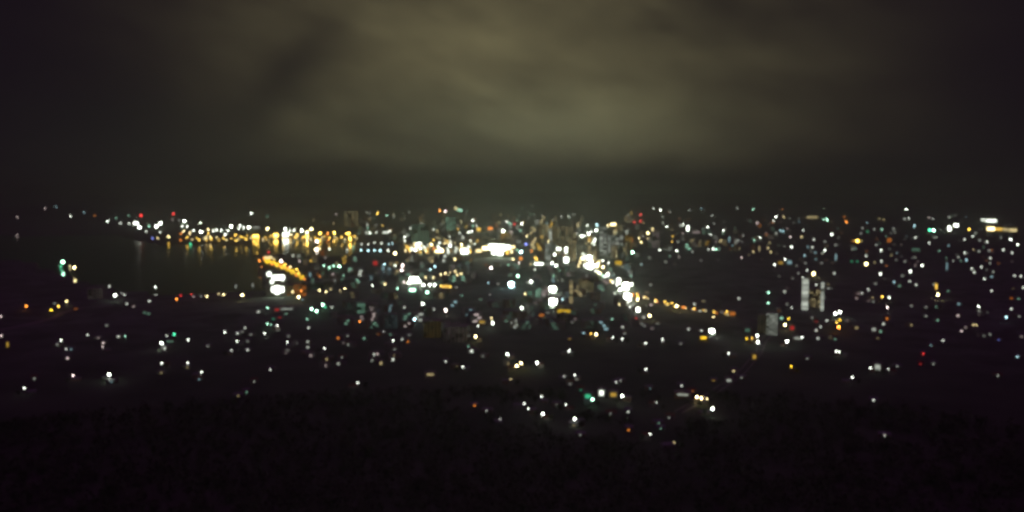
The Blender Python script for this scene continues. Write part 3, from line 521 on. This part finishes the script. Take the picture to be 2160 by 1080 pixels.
block(1163, 1210, 478, 530, 'a', 0.048, 'wide dim downtown slab under a pale lit top storey', 'building', 5, 10, 'office_block', .5)
block(1264, 1280, 480, 540, 'w', 0.128, 'tall grey tower just right of the boulevard head', 'tower block', 2, 14, 'office_block', .6)
block(868, 905, 474, 515, 'g', 0.029, 'wide dim greenish block behind the white downtown lights', 'building', 6, 7, 'office_block', .5)
block(940, 962, 458, 486, 'g', 0.08, 'dim grey-green hillside block below the floodlit church', 'building', 3, 6, 'office_block', .5)
block(1375, 1391, 488, 523, 'p', 0.048, 'faint pinkish tower right of the slanted cream lights', 'tower block', 2, 9, 'office_block', .5)
block(1056, 1078, 492, 516, 'y', 0.112, 'ochre lit block just above the glaring white city lights', 'building', 3, 5, 'office_block', .6)
block(1318, 1333, 496, 538, 'y', 0.08, 'dim ochre tower beside the orange windows below the crimson masts', 'tower block', 2, 10, 'office_block', .5)
block(920, 925, 484, 514, 'a', .22, 'thin cream-lit column of a tower above the white downtown lights', 'tower block', 1, 8, 'tower_block', .8)
block(812, 838, 664, 694, 'c', .012, 'faint blue-grey apartment block left of the pale cyan lamp', 'building', 4, 8, fill=.5)
block(893, 930, 678, 712, 'y', .011, 'faint mustard building below right of the pale cyan lamp', 'building', 5, 7, fill=.6, wallm='wall_tan')
block(935, 985, 690, 722, 'p', .012, 'faint dusky building left of the tan lit wall', 'building', 6, 6, fill=.5)
block(188, 214, 612, 630, 'p', .008, 'faint dark shed on the left shore', 'building', 3, 3, fill=.5)
block(726, 756, 446, 478, 'a', 0.032, 'faint far building block behind the yellow pier lights', 'building', 4, 5, 'office_block', .5)
block(620, 636, 600, 622, 'o', .10, 'orange-lit building beside the glaring white waterfront hall', 'building', 3, 5, fill=.6)
block(637, 646, 598, 624, 'o', .22, 'narrow vivid orange-lit building near the waterfront hall', 'building', 1, 6, fill=.7)
block(604, 618, 604, 622, 'a', .05, 'dim cream building touching the waterfront hall', 'building', 3, 4, fill=.6)
block(1175, 1203.5, 663, 680, 'a', .008, 'low dark shop building under the long yellow sign', 'building', 4, 2, 'shop_building', .4)
block(2089, 2139, 492, 500, 'w', .01, 'low dark hall plinth beneath the long lit hall', 'building', 6, 1, 'hall', .4, roofbox=False)

def hall(x0, x1, y0, y1, bays, label, cat, name, ground_y):
    """bays: list of x0,x1,y0,y1,colour,P"""
    p, d = place((x0 + x1) / 2, ground_y, 0.0); s = d / F; w = (x1 - x0) * s; h = (ground_y - y0) * s; dp = min(35, w * .7); o = empty(name, p, math.atan2(p.x, p.y) * -1)
    MB().box(-w / 2, w / 2, 0, dp, -2, h).build('wall', MT['wall_pale'], o)
    MB().box(-w / 2 - .4, w / 2 + .4, -.5, dp + .4, h, h + 1.0).box(-w * .3, w * .1, dp * .3, dp * .7, h + 1.0, h + 3).build('roof', MT['concrete'], o)
    xc = (x0 + x1) / 2
    for a, b_, t0, t1, c, P in bays:
        MB().box((a - xc) * s, (b_ - xc) * s, -.3, .05, (ground_y - t1) * s, (ground_y - t0) * s).build('window', emat(c, P * clear(d)), o)
    tag(o, label, cat); return o
hall(563, 604, 575, 622, [(566, 574, 576, 583, 'w', 5), (576, 599, 583, 591, 'w', 7), (572, 578, 592, 599, 'w', 3), (594, 598, 592, 595, 'w', 2), (574, 580, 606, 616, 'w', 5), (581, 589, 604, 620, 'w', 6), (590, 598, 606, 617, 'w', 5)],
     'glaring white waterfront hall at the water edge below the yellow road', 'hall', 'waterfront_hall', 625)
hall(2087, 2140, 479, 492, [(2090, 2102, 482, 488, 'a', 4), (2103, 2113, 483, 488, 'y', .9), (2114, 2123, 483.5, 488.5, 'a', .5), (2124, 2136, 484, 489.5, 'a', .6)], 'long low lit hall, cream front, lower of the two at far right', 'hall', 'long_hall', 497)
hall(2070, 2099, 462, 472, [(2073, 2079, 464, 468, 'w', 1.2), (2080.5, 2097, 465, 470, 'w', 2.5)], 'short blazing white hall, upper of the two at far right', 'hall', 'long_hall', 478)
# church with steeple on the skyline; its gable glows itself in place of floodlighting
p, d = place(962, 443, 0); s = d / F; o = empty('church', p, 0)
w = 8 * s
MB().box(-w / 2, w / 2, 0, w * 1.5, -3, 4 * s).build('wall', MT['wall_pale'], o)
MB().poly([(-w / 2, 0, 4 * s), (w / 2, 0, 4 * s), (0, 0, 9 * s), (-w / 2, w * 1.5, 4 * s), (w / 2, w * 1.5, 4 * s), (0, w * 1.5, 9 * s)], [(0, 3, 5, 2), (1, 2, 5, 4), (3, 4, 5), (0, 2, 1), (0, 1, 4, 3)]).build('roof', MT['tile'], o)
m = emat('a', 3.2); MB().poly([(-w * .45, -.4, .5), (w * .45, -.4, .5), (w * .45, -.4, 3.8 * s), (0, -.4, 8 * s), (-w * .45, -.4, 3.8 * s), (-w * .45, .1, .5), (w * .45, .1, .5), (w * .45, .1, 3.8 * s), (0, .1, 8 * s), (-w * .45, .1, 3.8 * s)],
      [(0, 1, 2, 3, 4), (9, 8, 7, 6, 5), (0, 5, 6, 1), (1, 6, 7, 2), (2, 7, 8, 3), (3, 8, 9, 4), (4, 9, 5, 0)]).build('glowing_gable', m, o)
MB().tube((0, w * .3, 7 * s), (0, w * .3, 13 * s), 1.1 * s, .15 * s).build('steeple', MT['wall_pale'], o)
tag(o, 'church with a triangular cream floodlit gable on the skyline', 'church')
hall(1002, 1088, 513, 541, [(1004, 1016, 526, 532, 'a', 2), (1018, 1030, 520, 527, 'a', 5), (1032, 1048, 516, 526, 'w', 12), (1050, 1066, 517, 527, 'w', 14), (1068, 1076, 518, 525, 'w', 9), (1079, 1086, 519, 523, 'a', 4), (1038, 1046, 529, 536, 'w', 8), (1049, 1060, 530, 538, 'w', 9), (1068, 1072, 529, 536, 'y', 3), (1077, 1081, 528, 534, 'a', 3)],
     'huge blazing white lit complex at the heart of the far downtown', 'hall', 'exhibition_hall', 543)
# long yellow sign on posts over its shop
def sign(x0, x1, y0, y1, c, P, label, legs_y, name='lit_board'):
    p, d = place((x0 + x1) / 2, legs_y, 0.0); s = d / F; w = (x1 - x0) * s; h = (y1 - y0) * s; zb = (legs_y - y1) * s; o = empty(name, p + Vector((0, -3, 0)), math.atan2(p.x, p.y) * -1)
    MB().box(-w / 2, w / 2, 0, .8, zb, zb + h).build('frame', MT['steel'], o)
    MB().box(-w / 2 + .3, w / 2 - .3, -.15, -.005, zb + .3, zb + h - .3).build('lit_panel', emat(c, P), o)
    for k in (-.4, 0, .4): MB().tube((w * k, .4, -1), (w * k, .4, zb), .3, .25).build('leg', MT['steel'], o)
    tag(o, label, 'sign'); return o
sign(1175.5, 1203, 652.5, 662, 'Y', .75, 'long deep yellow lit sign below the white shopping block', 672)
sign(1297, 1311, 550.5, 558, 'Y', .7, 'small yellow lit sign right of the bright boulevard head', 566)
sign(1192, 1209, 477.5, 482.5, 'a', .35, 'pale beige lit strip on a rooftop in the far downtown', 488)  # glowing board stands in for a lit band of roof

# ------------------------------------------------------------------ roads
def road(name, pts, width, m, label, z=.25, kind='structure'):
    P = [place(x, y, 0)[0] for x, y in pts]; Q = []
    for a, b in zip(P, P[1:]):
        n = max(2, int((b - a).length / 18))
        for i in range(n): Q.append(a.lerp(b, i / n))
    Q.append(P[-1]); mb = MB(); kb = MB(); n = len(Q)
    for i, q in enumerate(Q):
        t = (Q[min(i + 1, n - 1)] - Q[max(i - 1, 0)]); t.z = 0; t.normalize(); r = Vector((t.y, -t.x, 0)); zz = max(max(terr(*(q + r * k).xy) for k in (-width / 2, 0, width / 2)), 0) + z
        l_, r_ = q - r * width / 2, q + r * width / 2; mb.v += [(l_.x, l_.y, zz), (r_.x, r_.y, zz), (r_.x, r_.y, zz - 4), (l_.x, l_.y, zz - 4)]
        for e in (-1, 1):
            c0 = q + r * e * width / 2; c1 = q + r * e * (width / 2 + 1.6); kb.v += [(c0.x, c0.y, zz + .14), (c1.x, c1.y, zz + .14), (c1.x, c1.y, zz - 4), (c0.x, c0.y, zz - 3.9)]
    for i in range(n - 1):
        a = i * 4; b = a + 4; mb.f += [(a + k, a + (k + 1) % 4, b + (k + 1) % 4, b + k) for k in range(4)]
        for e in (0, 4):
            a = i * 8 + e; b = a + 8; kb.f += [(a + k, a + (k + 1) % 4, b + (k + 1) % 4, b + k) for k in range(4)]
    o = tag(mb.build(name, m), label, kind=kind); tag(kb.build('pavement', MT['concrete']), 'pale pavement edging ' + label.split(' between')[0], kind=kind); return o
road('road', [(556, 549), (577, 555), (600, 564), (622, 576), (643, 589)], 22, MT['sand_road'], 'quay road flooded with yellow light')
road('road', [(1222, 520), (1228, 545), (1245, 565), (1275, 583), (1305, 603), (1322, 625), (1335, 655), (1342, 690)], 16, MT['asphalt'], 'bright boulevard running down through the town')
road('road', [(1322, 618), (1370, 632), (1420, 648), (1480, 656), (1550, 668), (1640, 690), (1700, 702)], 12, MT['asphalt'], 'amber lit road skirting the dark hill')
road('road', [(-20, 700), (60, 684), (110, 672), (130, 660), (170, 650)], 9, MT['sand_road'], 'lane with a red-brown glow on the left slope')
road('road', [(1430, 870), (1490, 838), (1540, 805), (1565, 785), (1600, 745), (1610, 720), (1620, 708)], 8, MT['asphalt'], 'winding lane down to the olive block')

def extra_lamp(x, y, lv, c, kind='street_lamp'):  # added lamps that make the road lighting denser and brighter
    p, d = place(x, y, 9.0)
    o = street_lamp(p, d, lv, c, 0); o['category'] = 'street lamp'; o['group'] = GR['street_lamp']; note(o, x, y, '%s %s' % (LOOK[lv], CN[c]), 'street lamp'); return o
for k in range(26): extra_lamp(557 + 3.4 * k, 548.5 + .9 * k + .028 * k * k + 3.2 * (k % 3 - 1), 6, 'Y' if k % 5 else 'o')  # overlapping added lamp heads stand in for yellow light on the road surface
BL = [(1222, 520), (1228, 545), (1245, 565), (1275, 583), (1305, 603), (1322, 625), (1335, 655)]
AR = [(1340, 622), (1370, 632), (1420, 648), (1480, 656), (1550, 668)]
def along(pts, step):
    for a, b in zip(pts, pts[1:]):
        n = max(1, round(math.hypot(b[0] - a[0], b[1] - a[1]) / step))
        for i in range(n): yield a[0] + (b[0] - a[0]) * i / n, a[1] + (b[1] - a[1]) * i / n
for k, (x, y) in enumerate(along(BL, 5.5)): extra_lamp(x + 4 * (-1) ** k, y - 2, 3 if k % 2 else 2, 'wwaw'[k % 4])
for k, (x, y) in enumerate(along(AR, 11)): extra_lamp(x + 3 * (-1) ** k, y - 2, 2 if k % 4 else 3, 'yoya'[k % 4])
# bridge across the mouth of the bay
A, B = place(560, 612, 0)[0], place(905, 574, 0)[0]; Lb = (B - A); Lb.z = 0; n = int(Lb.length / 60); o = empty('bridge', (A.x, A.y, 0), math.atan2(Lb.y, Lb.x)); ln = Lb.length
MB().box(0, ln, -7, 7, 11, 12.6).build('deck', MT['concrete'], o)
MB().box(0, ln, -7.3, -7.003, 11.5, 14).build('parapet', MT['white'], o); MB().box(0, ln, 7.003, 7.3, 11.5, 14).build('parapet', MT['wall_pale'], o)
pm = MB().box(-1.5, 1.5, -5, 5, -8, 10.997).mesh('pier', MT['concrete'])
for k in range(1, n): inst('pier', pm, o, (k * ln / n, 0, 0))
tag(o, 'long pale low bridge crossing behind the waterfront towards the white riverside cluster', 'bridge')

# ------------------------------------------------------------------ night haze
hz = bpy.data.materials.new('haze'); hz.use_nodes = True; t = hz.node_tree; t.nodes.clear(); pv = t.nodes.new('ShaderNodeVolumePrincipled')
pv.inputs['Color'].default_value = (.82, 1, .78, 1); pv.inputs['Density'].default_value = HAZE; pv.inputs['Anisotropy'].default_value = .7
t.links.new(pv.outputs[0], t.nodes.new('ShaderNodeOutputMaterial').inputs['Volume'])
tag(MB().box(-46000, 46000, -46000, 46000, -8, 640).build('haze', hz), 'thin night haze over the town and bay', kind='stuff')

# ------------------------------------------------------------------ labels: look, kind and place, counted from the left where several share them
ORD = ['first', 'second', 'third', 'fourth', 'fifth', 'sixth', 'seventh', 'eighth', 'ninth', 'tenth', 'eleventh', 'twelfth', 'thirteenth', 'fourteenth', 'fifteenth', 'sixteenth', 'seventeenth', 'eighteenth', 'nineteenth', 'twentieth'] + ['twenty-' + w for w in ('first', 'second', 'third', 'fourth', 'fifth', 'sixth', 'seventh', 'eighth', 'ninth')]
gr = {}
for q in NAMED: gr.setdefault((q[3], q[4], 'quay' if q[3].startswith('glowing') else where(q[1], q[2])), []).append(q)
short = {}
for (lk, noun, wh), qs in gr.items():
    qs.sort(key=lambda q: q[1])
    for i, q in enumerate(qs):
        if len(qs) == 1: lab = '%s %s %s' % (lk, noun, wh)
        elif lk.startswith('glowing'): lab = '%s %s, %s from left, added along the quay road' % (lk, noun, ORD[i])
        elif len(qs) == 2: lab = '%s %s, %s of two %s' % (lk, noun, ('left', 'right')[i], wh)
        else: lab = '%s %s, %s from left of those %s' % (lk, noun, ORD[i], wh)
        if len(lab.split()) > 16: lab = lab.replace(' from left of those', ' along,')
        q[0]['label'] = lab; short[q[0].name] = lab
for o in list(S.objects):
    if o.get('_lamp'):
        b_ = short[o['_lamp']].replace('street lamp', 'lamp').replace(' of those', '').replace('from left', 'from left,')
        lab = ('house by ' if o.name.startswith('house') else 'tree by ') + b_
        if len(lab.split()) < 16: lab = ('dark ' if o.name.startswith('house') else 'leafy ') + lab
        o['label'] = lab; del o['_lamp']
    if o.get('_h'): del o['_h']
